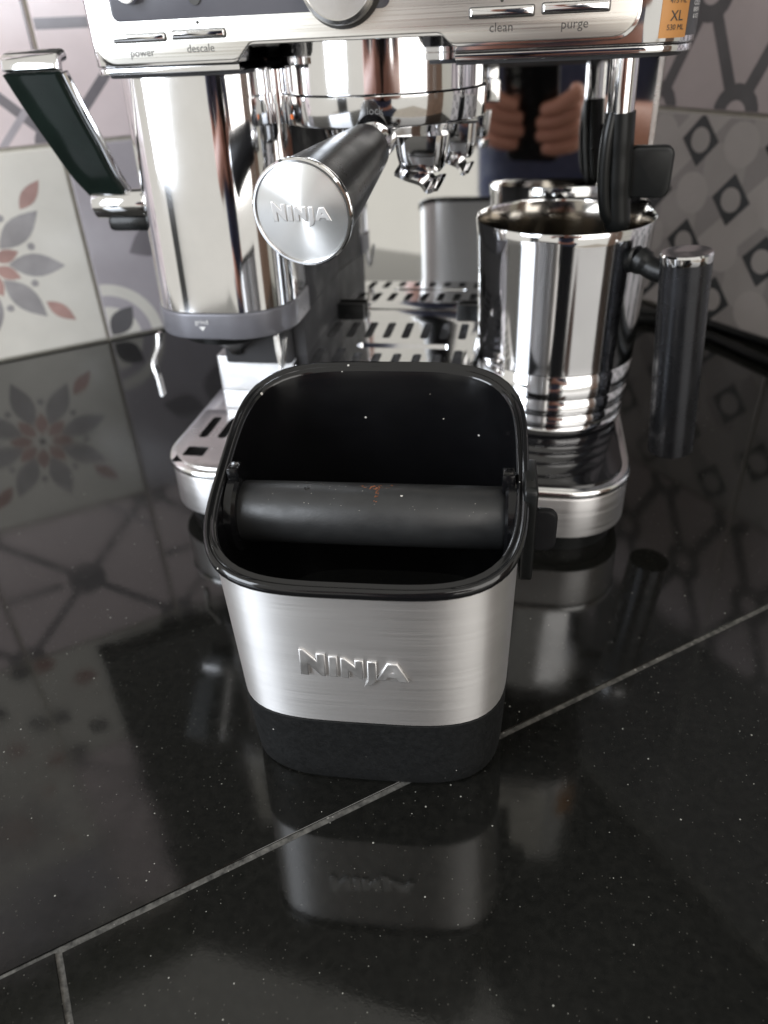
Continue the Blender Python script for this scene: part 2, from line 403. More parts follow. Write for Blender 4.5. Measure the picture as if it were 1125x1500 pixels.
# rotated lattice of dark diamonds with round holes on grey triangles
dia = []; g = .0485; rot = R(0)
tones = ['tile_light', 'tile_midgrey', 'tile_grey']
for i in range(-3, 4):
    for j in range(-3, 4):
        x, y = i*g, j*g
        q = [(x-g/2, y-g/2), (x+g/2, y-g/2), (x+g/2, y+g/2), (x-g/2, y+g/2)]
        dia.append((tones[(i+2*j) % 3], [q[0], q[1], q[2]])); dia.append((tones[(i*2+j+1) % 3], [q[0], q[2], q[3]]))
for i in range(-4, 4):
    for j in range(-4, 4):
        if (i+j) % 2: continue
        x, y = i*g+.0145, j*g+.0245
        dia.append(('tile_light', circ(x+g, y, .02, 20)))
        d1, d2 = .0225, .0240
        dia.append(('print_dark', [(x-d1, y), (x, y-d2), (x+d1, y), (x, y+d2)])); dia.append(('tile_grey', circ(x, y, .0115, 18)))
tm['diamond'] = tile_mesh('tile_grey', dia)
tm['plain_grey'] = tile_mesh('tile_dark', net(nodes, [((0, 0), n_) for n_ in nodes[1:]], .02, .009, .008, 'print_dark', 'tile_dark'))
def put_tiles(parent, mm, cols, rows, pick):
    for i, t in enumerate(cols):
        for r in range(rows):
            me = tm[pick(i, r)]
            o = bpy.data.objects.new('tile', me); COL.objects.link(o); o.parent = parent
            o.matrix_local = mm @ Matrix.Translation((t, TP*(r+.5)+0.0006, 0))
colsL = [0.0005+TP*k for k in (-3, -2, -1, 0, 1, 2)]
def pickL(i, r):
    if r == 0: return 'flower' if i == 3 else ('arcs' if i in (4, 2) else 'net')
    if r == 1: return 'net'
    if r == 2: return 'dots' if i in (3, 2) else 'arcs'
    return ('flower', 'net', 'arcs', 'net')[(i+2*r) % 4]
put_tiles(wl, ML, colsL, 5, pickL)
colsR = [-0.543+TP*k for k in (-1, 0, 1, 2)]
def pickR(i, r):
    if r == 0: return 'diamond'
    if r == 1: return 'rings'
    return 'plain_grey'
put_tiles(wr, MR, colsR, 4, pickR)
# dark fronts higher on both walls, seen only mirrored in the worktop and the chrome
pv = slab([(-0.012, 0.41), (0.64, 0.41), (0.64, 2.10), (0.535, 2.10), (-0.012, 1.13)], 0.0035, 0.03, 0.002)  # flat board added, outline cut to fit the dark reflection in the worktop
tag(link('reflection_board', xf(pv, ML), 'dark_cabinet'), 'dark sloping hood added high in the corner, shaped for its reflection in the worktop', 'board')
pv = slab([(-0.69, 0.92), (-0.016, 1.02), (-0.016, 1.14), (-0.69, 1.14)], 0.0035, 0.03, 0.002)
tag(link('wall_cabinet', xf(pv, ML), 'green_cabinet'), 'dark green cabinet front above the flower tile wall, mirrored in the worktop', 'cabinet')
pv = slab([(-0.80, 0.800), (0.12, 0.800), (0.12, 1.90), (-0.80, 1.90)], 0.0035, 0.03, 0.002)
tag(link('wall_cabinet', xf(pv, MR), 'dark_cabinet'), 'black cabinet front above the shaded tile wall, mirrored in the worktop', 'cabinet')

fl = link('floor', box(-3, 3, -3, 0.9, -0.92, -0.90), 'floor_brown', smooth=False); fl['kind'] = 'structure'; fl['label'] = 'pale brown floor below the worktop'
def cupboard(name, x, y, rz, w, d, hgt, mat, label, cat):  # invented cupboards out of view, there for dark stripes in the chrome
    e = empty(name, (x, y, -0.90), label, cat); e.rotation_euler.z = rz
    PINV[e.name] = Matrix.Identity(4)
    link('carcass', slab(rrect(-w/2, w/2, -d/2, d/2, .004, 2), 0, hgt, .003), mat, e)
    for s_ in (-1, 1):
        dr = link('door', xf(slab(rrect(s_*w/4-w/4+.003, s_*w/4+w/4-.003, .08, hgt-.004, .003, 2), 0, .02, .002), Matrix.Translation((0, -d/2, 0)) @ Matrix(((1, 0, 0, 0), (0, 0, -1, 0), (0, 1, 0, 0), (0, 0, 0, 1)))), mat, e)
        link('handle', tube([(s_*.03, -d/2-.045, hgt*.45), (s_*.03, -d/2-.045, hgt*.6)], .006, 10), 'satin_steel', dr)
cupboard('reflection_cupboard', -1.50, -1.45, R(135), .40, .5, 2.0, 'dark_cabinet', 'dark tall cupboard added out of view to put a stripe in the polished metal', 'cupboard')
cupboard('reflection_cupboard', 1.55, -0.15, R(-100), .55, .5, 2.1, 'brown_cabinet', 'brown tall cupboard added beside the worktop to put a stripe in the polished metal', 'cupboard')

# ------------------------------------------------------------------ coffee machine
cm = empty('coffee_machine', (-0.078, 0.55, 0), 'chrome espresso machine with grinder, standing in the tiled corner', 'coffee machine')
Pt = lambda name, me, mat, parent=cm, **k: link(name, me, mat, parent, **k)
# base
bx0, bx1, by0, by1 = -0.229, 0.0695, 0.386, 0.60
Pt('foot', slab(rrect(bx0+.006, bx1-.006, by0+.006, by1, (.034, .034, .01, .01)), 0, 0.0135), 'black_plastic')
shell = slab(rrect(bx0, bx1, by0, by1, (.038, .038, .01, .01), 12), 0.0125, 0.0405, 0.0012)
Pt('base_shell', shell, 'brushed_base')
Pt('base_rim', slab(rrect(bx0-.0012, bx1+.0012, by0-.0012, by1, (.039, .039, .01, .01), 12), 0.0405, 0.0462, 0.0022), 'white_steel')
# left lower tray with slots
lt = slab(rrect(bx0+.003, -0.118, by0+.003, 0.474, (.036, .004, .004, .004), 10), 0.044, 0.0476, 0.0007)
cuts = []
for k in range(7):
    x = -0.212+0.0135*k
    y0 = 0.4095 if k == 0 else 0.399
    for a, b_ in ((y0, 0.4235), (0.430, 0.462)):
        w = 0.0033
        if k == 0 and a == y0: cuts.append(slab(rrect(x-.004, x+.0105, a-.0055, a+.007, .001, 2), 0.040, 0.052)); continue
        if k == 1 and a == y0: continue
        cuts.append(slab(rrect(x-w, x+w, a, b_, .003, 4), 0.040, 0.052))
Pt('drip_tray', cut(lt, join(*cuts)), 'satin_steel', angle=30)
Pt('tray_well', box(bx0+.008, -0.12, by0+.012, 0.472, 0.0462, 0.0464), 'void_black')
# right glass platform under the jug
gp = Pt('glass_plate', slab(rrect(-0.112, bx1-.004, by0+.004, 0.560, (.004, .034, .004, .004), 10), 0.0455, 0.0478, 0.0008), 'glass_black')
tx = xf(text_mesh('hot', 0.0042), Matrix.Translation((0.0155, 0.437, 0.0479))); Pt('printed_mark', tx, 'ink_grey', gp, smooth=False)
# raised cup tray
Pt('tray_riser', slab(rrect(-0.212, -0.026, 0.476, 0.572, .002, 3), 0.046, 0.0622, 0.0006), 'riser_steel')
Pt('tray_riser', slab(rrect(-0.212, -0.026, 0.4755, 0.572, .002, 3), 0.0628, 0.0885, 0.0006), 'riser_steel')
ctp = slab(rrect(-0.150, -0.027, 0.452, 0.569, .004, 4), 0.0888, 0.0925, 0.0008)
cuts = []
for k in range(8):
    x = -0.136+0.0135*k; sk = 0.0
    for a, b_ in ((0.456, 0.486), (0.507, 0.540)):
        if 1 < k < 7 and a < .5: b_ = 0.478
        cuts.append(slab(rrect(x-.0029, x+.0029, a, b_, .0027, 4), 0.085, 0.096))
cuts.append(slab(rrect(-0.113, -0.048, 0.487, 0.4965, .004, 4), 0.0908, 0.096))
Pt('cup_tray', cut(ctp, join(*cuts)), 'chrome', angle=30)
Pt('cup_tray_well', box(-0.147, -0.03, 0.4555, 0.566, 0.0886, 0.0890), 'dark_grey')
for k in range(2): Pt('tray_hook', slab(rrect(-0.146 + k*.096, -0.122 + k*.096, 0.5630, 0.5675, .001, 2), 0.0925, 0.0985), 'black_plastic')
# rear body and polished back panel (leaning back slightly)
Pt('rear_body', slab(rrect(-0.228, 0.0765, 0.592, 0.735, .012, 5), 0.0, 0.365, 0.004), 'dark_grey')
v = [(-0.144, 0.5705, 0.086), (0.0765, 0.5705, 0.086), (0.0765, 0.5800, 0.268), (-0.144, 0.5800, 0.268)]
v += [(x, y+0.006, z) for x, y, z in v]
Pt('back_panel', pydata('m', v, [(0, 1, 2, 3), (4, 5, 6, 7), (0, 1, 5, 4), (1, 2, 6, 5), (2, 3, 7, 6), (3, 0, 4, 7)]), 'mirror_steel', smooth=False)
v = [(x, y, z) for x, y, z in ((0.0755, 0.5695, 0.086), (0.0785, 0.5695, 0.086), (0.0785, 0.5790, 0.268), (0.0755, 0.5790, 0.268))]
v += [(x, y+0.012, z) for x, y, z in v]
Pt('edge_trim', pydata('m', v, [(0, 1, 2, 3), (4, 5, 6, 7), (0, 1, 5, 4), (1, 2, 6, 5), (2, 3, 7, 6), (3, 0, 4, 7)]), 'satin_steel', smooth=False)
Pt('lower_panel', box(-0.144, 0.0765, 0.5735, 0.585, 0.044, 0.0865), 'mirror_steel', smooth=False)
TOF = Matrix(((1, 0, 0, 0), (0, 0, -1, 0), (0, 1, 0, 0), (0, 0, 0, 1)))   # x,y,z(out) -> x, -z, y : drawing on the front
def front(me, y): return xf(me, Matrix.Translation((0, y, 0)) @ TOF)
# housing with control plate
hx0, hx1, hy0 = -0.2295, 0.0728, 0.4205
RC = 0.027
NOTCH = front(slab([(-0.1485, 0.250), (-0.0395, 0.250), (-0.0395, 0.2690), (-0.0448, 0.2748), (-0.1408, 0.2748), (-0.1485, 0.2670)], -0.12, 0.05), hy0)
def notched(me): return cut(me, NOTCH.copy())
Pt('housing', notched(slab(rrect(hx0, hx1, hy0, 0.735, (.010, RC, .02, .02), 14), 0.2668, 0.372, 0.0010)), 'chrome')
Pt('housing_skirt', notched(slab(rrect(hx0+.0004, hx1-.0006, hy0+.0006, 0.735, (.010, RC, .02, .02), 14), 0.2632, 0.2664, 0.0006)), 'chrome')
Pt('housing_underside', notched(slab(rrect(hx0+.004, hx1-.004, hy0+.005, 0.73, (.010, RC, .02, .02), 8), 0.2615, 0.2634, 0.0004)), 'dark_grey')
def plate_outline(d=0.0):
    r = .0105
    P = []
    def arc(cx, cz, a0, a1, rr, n=6):
        for i in range(n+1):
            t = R(a0+(a1-a0)*i/n); P.append((cx+rr*math.cos(t), cz+rr*math.sin(t)))
    x0, x1, z0, zn, zr, zt = -0.2235+d, 0.0435-d, 0.2676+d, 0.2748+d, 0.2700+d, 0.36
    arc(x0+r, z0+r, 180, 270, r)
    P.append((-0.150+d, z0)); P.append((-0.1475+d, z0+.0006)); P.append((-0.1415+d, zn-.0006)); P.append((-0.139+d, zn))
    P.append((-0.0475-d, zn)); P.append((-0.0455-d, zn-.0006)); P.append((-0.0415-d, zr+.0006)); P.append((-0.039-d, zr))
    arc(x1-r, zr+r, 270, 360, r)
    P.append((x1, zt)); P.append((x0, zt)); return P
Pt('plate_trim', front(slab(plate_outline(-.0008), 0, 0.0012, 0.0004), hy0+.0002), 'chrome')
plate = Pt('control_plate', front(slab(plate_outline(.0005), 0, 0.0024, 0.0005), hy0), 'brushed_plate')
FY = hy0-0.0024
def fslab(x0, x1, z0, z1, r, th, bev, y=None): return front(slab(rrect(x0, x1, z0, z1, r, 6), 0, th, bev), FY+.0002 if y is None else y)
Pt('display_panel', fslab(-0.2105, -0.070, 0.2862, 0.345, .004, 0.0006, 0.0002), 'display_grey', plate)
for i, (x0, x1, zc, hh, txt, tz) in enumerate(((-0.2118, -0.184, 0.2792, .0016, 'power', 0.2727), (-0.1802, -0.1526, 0.2797, .0017, 'descale', 0.2735), (-0.0325, -0.0035, 0.2823, .0019, 'clean', 0.2762), (0.0005, 0.030, 0.2827, .0019, 'purge', 0.2762))):
    b_ = Pt('button', fslab(x0, x1, zc-hh, zc+hh, .0008, 0.0022, 0.0009), 'chrome', plate)
    sl = Pt('button_slot', fslab(x0-.0005, x1+.0005, zc-hh-.0005, zc+hh+.0005, .001, 0.0003, 0.0001), 'ink_dark', plate)
    t = Pt('lettering', front(xf(text_mesh(txt, 0.0050 if i < 2 else 0.0054), Matrix.Translation(((x0+x1)/2, tz, 0))), FY-.0001), 'ink_dark', plate, smooth=False)
for x, z in ((-0.1661, 0.2845), (-0.018, 0.2868), (0.0155, 0.2873)):
    Pt('indicator_lamp', xf(lathe([(0, 0), (.0008, 0), (.0008, .0005), (0, .0006)], 16), Matrix.Translation((x, FY+.0002, z)) @ TOF), 'ink_dark', plate)
dial = Pt('dial', xf(lathe([(0, 0), (.0185, 0), (.0185, .009), (.0180, .0105), (.0165, .0112), (.0160, .0108), (0, .0108)], 64), Matrix.Translation((-0.0925, FY+.0002, 0.2985)) @ TOF), 'satin_steel', plate)
Pt('dial_ring', xf(lathe([(.0155, 0), (.0200, 0), (.0200, .0012), (.0155, .0012)], 64), Matrix.Translation((-0.0925, FY+.0002, 0.2985)) @ TOF), 'ink_dark', plate)
Pt('small_knob', xf(lathe([(0, 0), (.0055, 0), (.0055, .005), (.005, .006), (0, .006)], 32), Matrix.Translation((-0.1985, FY, 0.2985)) @ TOF), 'chrome', plate)
Pt('small_socket', xf(lathe([(0, 0), (.003, 0), (.003, .0012), (0, .0012)], 24), Matrix.Translation((-0.1655, FY, 0.2945)) @ TOF), 'ink_dark', plate)
# stickers wrapped round the right front corner
acx, acy = hx1-RC, hy0+RC
def arc_patch(a0, a1, z0, z1, d=.0004, n=10):
    v = []; f = []
    for i in range(n+1):
        t = R(a0+(a1-a0)*i/n)
        for dd in (d, 0.0):
            for z in (z0, z1): v.append((acx+(RC+dd)*math.cos(t), acy+(RC+dd)*math.sin(t), z))
    for i in range(n):
        k = i*4; f += [(k, k+4, k+5, k+1), (k+2, k+3, k+7, k+6), (k, k+2, k+6, k+4), (k+1, k+5, k+7, k+3)]
    f += [(0, 1, 3, 2), (n*4, n*4+2, n*4+3, n*4+1)]
    return pydata('m', v, f)
st = Pt('orange_sticker', arc_patch(-74, -43, 0.2690, 0.305), 'sticker_orange'); st['label'] = 'orange cup-size sticker'
sd = Pt('dark_sticker', arc_patch(-42.6, -6, 0.2696, 0.305), 'sticker_dark'); sd['label'] = 'dark grey sticker with small white print'
def arc_text(s, size, ang, z, mat, parent):
    t = R(ang); nrm = Vector((math.cos(t), math.sin(t), 0)); me = text_mesh(s, size)
    # bend round the corner
    for vv in me.vertices:
        tt = t+vv.co.x/RC; vv.co = Vector((acx+(RC+.0006)*math.cos(tt), acy+(RC+.0006)*math.sin(tt), z+vv.co.y))
    me.update(); return Pt('lettering', me, mat, parent, smooth=False)
arc_text('475 ML', 0.0030, -57.5, 0.2832, 'ink_dark', st); arc_text('XL', 0.0058, -57.5, 0.2773, 'ink_dark', st); arc_text('530 ML', 0.0031, -57.5, 0.2730, 'ink_dark', st); arc_text('L', 0.0058, -57.5, 0.2875, 'ink_dark', st)
for s, z in (('COLD', 0.2820), ('BREW', 0.2795), ('& ICE', 0.2770)): arc_text(s, 0.0024, -28, z, 'ink_white', sd)
# grinder
can = [(x, y) for x, y in rrect(-0.2300, -0.1425, 0.4225, 0.484, (.030, .034, .004, .004), 14)]
Pt('grinder_housing', loft([[(x, y, z) for x, y in rrect(-0.2300, -0.1425, 0.4225+.0075*f, 0.484, (.030, .034, .004, .004), 14)] for z, f in ((.1372, 0), (.17, .26), (.20, .5), (.23, .74), (.2628, 1))]), 'chrome')
Pt('grinder_skirt', slab(rrect(-0.2310, -0.1415, 0.4215, 0.485, (.031, .035, .004, .004), 14), 0.1205, 0.1369, 0.0014), 'grey_band')
Pt('printed_mark', front(join(xf(text_mesh('grind', .0042), Matrix.Translation((-.1935, .1318, 0))), pydata('m', [(-.1957, .1290, 0), (-.1913, .1290, 0), (-.1935, .1262, 0)], [(0, 1, 2)])), 0.4212), 'ink_white', smooth=False)
Pt('grinder_column', slab(rrect(-0.2000, -0.1525, 0.462, 0.595, .004, 4), 0.0890, 0.1215, 0.001), 'dark_grey')
Pt('grinder_side', box(-0.2270, -0.1430, 0.4855, 0.5930, 0.1210, 0.262, 0.001), 'dark_grey')
Pt('grinder_side', box(-0.1520, -0.1432, 0.4700, 0.5930, 0.0895, 0.1208, 0.001), 'dark_grey')
fn = xf(lathe([(0, 0), (.004, .0), (.006, .004), (.020, .014), (.033, .018), (.034, .026), (0, .026)], 32), Matrix.Translation((-0.190, 0.462, 0.0965)))
Pt('grind_chute', fn, 'black_plastic')
def ribbon(pts, wdir, w, th):
    P = spline(pts, 6); wd = Vector(wdir).normalized(); rings = []
    for i, p in enumerate(P):
        t = (P[min(i+1, len(P)-1)]-P[max(i-1, 0)]).normalized(); n = t.cross(wd).normalized()
        ww = w[0]+(w[1]-w[0])*i/(len(P)-1) if isinstance(w, tuple) else w
        rings.append([p+wd*ww/2+n*th/2, p-wd*ww/2+n*th/2, p-wd*ww/2-n*th/2, p+wd*ww/2-n*th/2])
    return loft(rings)
Pt('cradle_arm', ribbon([(-0.2275, 0.430, 0.1215), (-0.2285, 0.428, 0.113), (-0.2330, 0.426, 0.103), (-0.2310, 0.424, 0.094), (-0.2300, 0.423, 0.0815)], (0, 1, 0), .005, .0022), 'satin_steel', angle=50)
Pt('cradle_arm', ribbon([(-0.1500, 0.430, 0.1215), (-0.1490, 0.428, 0.112), (-0.1470, 0.426, 0.102), (-0.1445, 0.425, 0.112), (-0.1430, 0.425, 0.1215)], (0, 1, 0), .005, .0018), 'satin_steel', angle=50)
# tamping lever
LP = [(-0.2505, 0.453, 0.196), (-0.2560, 0.446, 0.212), (-0.2595, 0.4405, 0.229), (-0.2622, 0.4355, 0.2430), (-0.2645, 0.431, 0.2570), (-0.2655, 0.4285, 0.2655), (-0.2655, 0.4310, 0.2705), (-0.2650, 0.4380, 0.2722)]
LWID = [.0235, .0280, .0310, .0325, .0340, .0350, .0355, .0355]
LP = [(p[0]-.0045*i/7, p[1], p[2]) for i, p in enumerate(LP)]
def paddle(P, Wd, th, off=0.0, lo=0, hi=None):
    Q = spline(P, 6); rings = []; n = len(Q)
    for i, p in enumerate(Q):
        u = i/(n-1)*(len(Wd)-1); k = min(int(u), len(Wd)-2); w = Wd[k]+(Wd[k+1]-Wd[k])*(u-k)
        t = (Q[min(i+1, n-1)]-Q[max(i-1, 0)]).normalized(); wd = Vector((1, -.06, 0)).normalized(); nn = t.cross(wd).normalized()
        rings.append([p+wd*x+nn*z for x, z in rrect(-w/2, w/2, -th/2, th/2, th*.42, 3)])
    return loft(rings)
lev = Pt('lever', paddle(LP[:6], LWID[:6], .005), 'dark_paddle', angle=40)
Pt('lever_cap', paddle([Vector(p)+Vector((0, .0012, .0012)) for p in LP[5:]], [.0356, .0362, .0360], .0060), 'chrome', lev, angle=40)
Pt('lever_edge', tube(spline([(p[0]+w/2+.0008, p[1]+.0015, p[2]) for p, w in zip(LP[:6], LWID)], 6), .0024, 10), 'chrome', lev)
Pt('pivot_cap', xf(lathe([(0, 0), (.0078, 0), (.0085, .001), (.0085, .033), (.0078, .034), (0, .034)], 32), Matrix.Translation((-0.2285, 0.4535, 0.1945)) @ Matrix.Rotation(R(-90), 4, 'Y')), 'chrome', lev)
Pt('pivot_base', box(-0.256, -0.2285, 0.448, 0.466, 0.1790, 0.1880, 0.003), 'black_plastic', lev)
# group head
gx, gy = -0.0855, 0.4800
G = lambda prof, seg=96: xf(lathe(prof, seg), Matrix.Translation((gx, gy, 0)))
Pt('group_head', G([(0, .2502), (.0562, .2502), (.0566, .2506), (.0566, .2745), (0, .2745)]), 'chrome')
Pt('group_neck', G([(0, .2740), (.0530, .2740), (.0530, .2780), (0, .2780)]), 'chrome')
Pt('water_pipe', tube([(-0.1400, 0.455, 0.262), (-0.1400, 0.455, 0.236)], .0042), 'chrome')
Pt('pipe_collar', tube([(-0.1400, 0.455, 0.251), (-0.1400, 0.455, 0.246)], .0056), 'chrome')
# steam wand
Pt('steam_pipe', tube([(0.0440, 0.470, 0.266), (0.0448, 0.470, 0.2335)], .0073, 24), 'chrome')
sw = Pt('steam_wand', tube(spline([(0.0448, 0.470, 0.2350), (0.0462, 0.4705, 0.215), (0.0480, 0.471, 0.195), (0.0508, 0.472, 0.1745)], 6), [.0082]*6+[.0078]*6+[.0074]*6+[.0066], 24), 'black_plastic')
Pt('wand_tip', tube([(0.0506, 0.472, 0.1755), (0.0512, 0.472, 0.168)], [.0042, .0034], 20), 'chrome', sw)
Pt('wand_rib', tube(spline([(0.0405, 0.466, 0.2345), (0.0390, 0.464, 0.222), (0.0392, 0.464, 0.205), (0.0420, 0.466, 0.186), (0.0470, 0.470, 0.178)], 6), .0034, 12), 'black_plastic', sw)
Pt('wand_tab', xf(slab(rrect(-.0125, .0125, -.0135, .0135, .005, 6), -.004, .004, .0018), Matrix.Translation((0.0640, 0.4735, 0.2045)) @ TOF), 'black_plastic', sw)

# ------------------------------------------------------------------ portafilter
pf = empty('portafilter', (gx, gy, 0.20), 'portafilter locked under the group head, black handle with spun metal end cap', 'portafilter')
Pp = lambda name, me, mat, parent=pf, **k: link(name, me, mat, parent, **k)
ring = Pp('basket_ring', G([(0, .2345), (.0555, .2345), (.0575, .2352), (.0580, .2362), (.0580, .2494), (.0577, .2498), (.0560, .2500), (0, .2500)]), 'chrome')
Pp('lettering', front(xf(text_mesh('lock', .0052), Matrix.Translation((-0.0800, .2432, 0))), gy-.0586), 'ink_grey', ring, smooth=False)
Pp('alignment_mark', xf(box(-.0008, .0008, -.0004, .0004, -.0011, .0011), Matrix.Translation((gx, gy, 0)) @ Matrix.Rotation(R(-50), 4, 'Z') @ Matrix.Translation((0, -.0581, .2398))), 'amber_mark', ring)
Pp('basket', G([(0, .2235), (.0300, .2235), (.0360, .2262), (.0380, .2346), (0, .2346)]), 'chrome')
def spout(x, y, s):
    a = Pp('spout', loft([[(x+px*s, y+py*s, z) for px, py in rrect(-w, w, -d, d, min(w, d)*.6, 5)] for z, w, d in ((.2290, .0150, .0120), (.2190, .0136, .0110), (.2125, .0120, .0095), (.2105, .0100, .0085))]), 'chrome')
    Pp('spout_lip', ribbon([(x-.013*s, y-.004, .2130), (x-.006*s, y-.008, .2108), (x+.002*s, y-.011, .2088), (x+.006*s, y-.0125, .2052), (x+.0095*s, y-.0125, .2060), (x+.0120*s, y-.011, .2060)], (.2, 1, .35), .015*s, .0022), 'chrome', a, angle=70)
spout(-0.0600, 0.452, 1.0); spout(-0.0440, 0.500, .7)
c0 = Vector((-0.0815, 0.4270, 0.2290)); c1 = Vector((-0.0935, 0.3180, 0.2150))
HM = axis_mat(c0, c1); HL = (c1-c0).length
Pp('neck', xf(lathe([(0, -.006), (.0100, -.006), (.0098, .006), (.0078, .010), (.0078, .017), (0, .017)], 40), HM), 'chrome')
Pp('handle', xf(lathe([(0, .014), (.0110, .014), (.0122, .017), (.0150, .045), (.0185, .080), (.0208, HL-.006), (.0213, HL-.003), (0, HL-.003)], 64), HM), 'handle_black')
Pp('end_ring', xf(lathe([(.0185, HL-.004), (.0217, HL-.004), (.0220, HL-.003), (.0220, HL-.0008), (.0214, HL), (.0206, HL), (.0202, HL-.0010), (.0185, HL-.0010)], 80), HM), 'chrome')
# end cap is spun about its own axis: keep its local z along the handle
capo = Pp('end_cap', lathe([(0, -.003), (.0201, -.003), (.0201, -.0002), (.0196, 0), (0, 0)], 80), 'spun_disc', angle=25)
CAPM = HM @ Matrix.Translation((0, 0, HL-.0006)); capo.matrix_world = CAPM; capo.matrix_parent_inverse = Matrix.Identity(4); capo.matrix_basis = Matrix.Translation(-pf.location) @ CAPM
nrm = (c1-c0).normalized()
lm = facing(c1-nrm*.00055, nrm, Vector((-.03, 0, 1)))
lg = link('logo', xf(logo(0.0058, .0001, .0003), lm), 'logo_steel', None, angle=50)
lg.parent = capo; lg.matrix_parent_inverse = CAPM.inverted(); lg['label'] = 'raised NINJA lettering'

# ------------------------------------------------------------------ milk jug
jx, jy = 0.0215, 0.497
jug = empty('milk_jug', (jx, jy, 0.0478), 'polished steel milk jug with dark upright handle on the black glass plate', 'jug')
Pj = lambda name, me, mat, parent=jug, **k: link(name, me, mat, parent, **k)
zb = 0.0478
prof = [(0, zb+.0012), (.0470, zb+.0012), (.0478, zb+.002), (.0480, zb+.006)]
for zr, r0 in ((.0555, .0486), (.0640, .0494), (.0755, .0502), (.0920, .0510)):
    prof += [(r0, zr-.0022), (r0-.0009, zr-.0012), (r0-.0009, zr-.0003), (r0+.0006, zr+.0007)]
prof += [(.0514, zb+.050), (.0522, zb+.085), (.0535, zb+.122), (.0542, zb+.1290), (.0540, zb+.1295), (.0534, zb+.1290), (.0530, zb+.126), (.0528, zb+.122)]
bodyp = prof
inp = [(.0536, zb+.1285), (.0529, zb+.1268), (.0520, zb+.115), (.0500, zb+.05), (.0470, zb+.006), (0, zb+.005)]
me = loft([[(r*math.cos(2*math.pi*j/96), r*math.sin(2*math.pi*j/96), z) for j in range(96)] for r, z in bodyp], True, False)
mi = loft([[(r*math.cos(2*math.pi*j/96), r*math.sin(2*math.pi*j/96), z) for j in range(96)] for r, z in inp], False, True)
for v in list(me.vertices)+list(mi.vertices):   # pouring lip
    x, y, z = v.co; a = math.atan2(y, x); k = max(0, (z-zb-.085)/.045)**2
    d = math.atan2(math.sin(a-R(28)), math.cos(a-R(28)))
    s = 1+.05*k*math.exp(-(d/.22)**2); v.co = (x*s, y*s, z+.003*k*math.exp(-(d/.22)**2))
Pj('jug_inside', xf(mi, Matrix.Translation((jx, jy, 0))), 'jug_inside', angle=45)
Pj('jug_body', xf(me, Matrix.Translation((jx, jy, 0))), 'chrome', angle=45)
Pj('base_pad', xf(lathe([(0, zb), (.0455, zb), (.0465, zb+.0014), (0, zb+.0014)], 64), Matrix.Translation((jx, jy, 0))), 'black_plastic')
hx_, hy_ = 0.0885, 0.449
Pj('handle_stub', tube(spline([(0.0640, 0.4665, 0.1590), (0.0720, 0.4610, 0.1545), (0.0800, 0.4565, 0.1530), (hx_, hy_, 0.1525)], 6), [.0075]*4+[.0062]*15, 20), 'black_plastic')
HJ = axis_mat((0.0975, 0.449, 0.0440), (0.0872, 0.449, 0.1675), Vector((0, 1, 0)))
Pj('handle', xf(lathe([(0, 0), (.0130, 0), (.0136, .0006), (.0140, .1190), (0, .1190)], 48), HJ), 'gunmetal')
Pj('handle_cap', xf(lathe([(0, .1185), (.0141, .1185), (.0143, .1190), (.0143, .1228), (.0134, .1238), (0, .1235)], 48), HJ), 'chrome')

# ------------------------------------------------------------------ knock box
kx, ky = -0.0568, 0.2565; KR = R(3.0)
kb = empty('knock_box', (kx, ky, 0), 'black and brushed steel knock box with slanted rim and black knock bar', 'knock box')
KS = Matrix.Diagonal((1.022, 1.0, 1.0, 1.0))
KM = Matrix.Translation((kx, ky, 0)) @ Matrix.Rotation(KR, 4, 'Z') @ KS
Pk = lambda name, me, mat, parent=kb, **k: link(name, xf(me, KM), mat, parent, **k)
SL = 0.345; ZF = 0.1328
def rimz(y, off=0.0): return ZF + SL*y + off
def wallz(lev, a, b_, n=3.9, N=112):
    return [(x, y, lev(y) if callable(lev) else lev) for x, y in sell(0, 0, a, b_, n, N)]
# rubber base
rb = [wallz(.0000, .0515, .0465), wallz(.0010, .0545, .0495), wallz(.0040, .0558, .0510), wallz(.012, .0563, .0514), wallz(.0405, .0573, .0530), wallz(.0408, .0556, .051)]
Pk('rubber_base', loft(rb), 'rubber_black', angle=40)
# steel band: local z axis is vertical so that the radial brushing runs round the box
def mixr(f):
    a = .0570+(.0588-.0570)*f; b_ = .0524+(.0550-.0524)*f; return a, b_
rings = [wallz(.0409, .0565, .0519)]
for i in range(13):
    f = i/12; a, b_ = mixr(f)
    rings.append([(x, y, .0409+(rimz(y, -.0028)-.0409)*f) for x, y in sell(0, 0, a, b_, 3.9, 112)])
bd = loft(rings, False, False)
bando = link('steel_band', bd, 'brushed_band', kb, angle=40); bando.matrix_parent_inverse = Matrix.Identity(4); bando.matrix_basis = Matrix.Rotation(KR, 4, 'Z') @ KS
# moulded black liner with rolled rim
rr = []
for a, b_, off in ((.0585, .0547, -.0035), (.0606, .0570, -.0034), (.0612, .0577, -.0022), (.0613, .0578, -.0006), (.0606, .0571, .0006), (.0597, .0562, .0007), (.0590, .0555, -.0001), (.0584, .0549, -.0003), (.0578, .0543, .0004), (.0571, .0536, .0003), (.0564, .0529, -.0012), (.0560, .0525, -.0045)):
    rr.append([(x, y, rimz(y, off)) for x, y in sell(0, 0, a, b_, 3.9, 112)])
Pk('rim', loft(rr[:11], False, False), 'gloss_black', angle=60)
rr = rr[10:]
for f in (.25, .5, .75):
    rr.append([(x, y, rimz(y, -.0045)*(1-f)+.018*f) for x, y in sell(0, 0, .0560-.003*f, .0525-.003*f, 3.9, 112)])
rr.append(wallz(.014, .0522, .0488)); rr.append(wallz(.010, .048, .0445)); rr.append(wallz(.009, .02, .02))
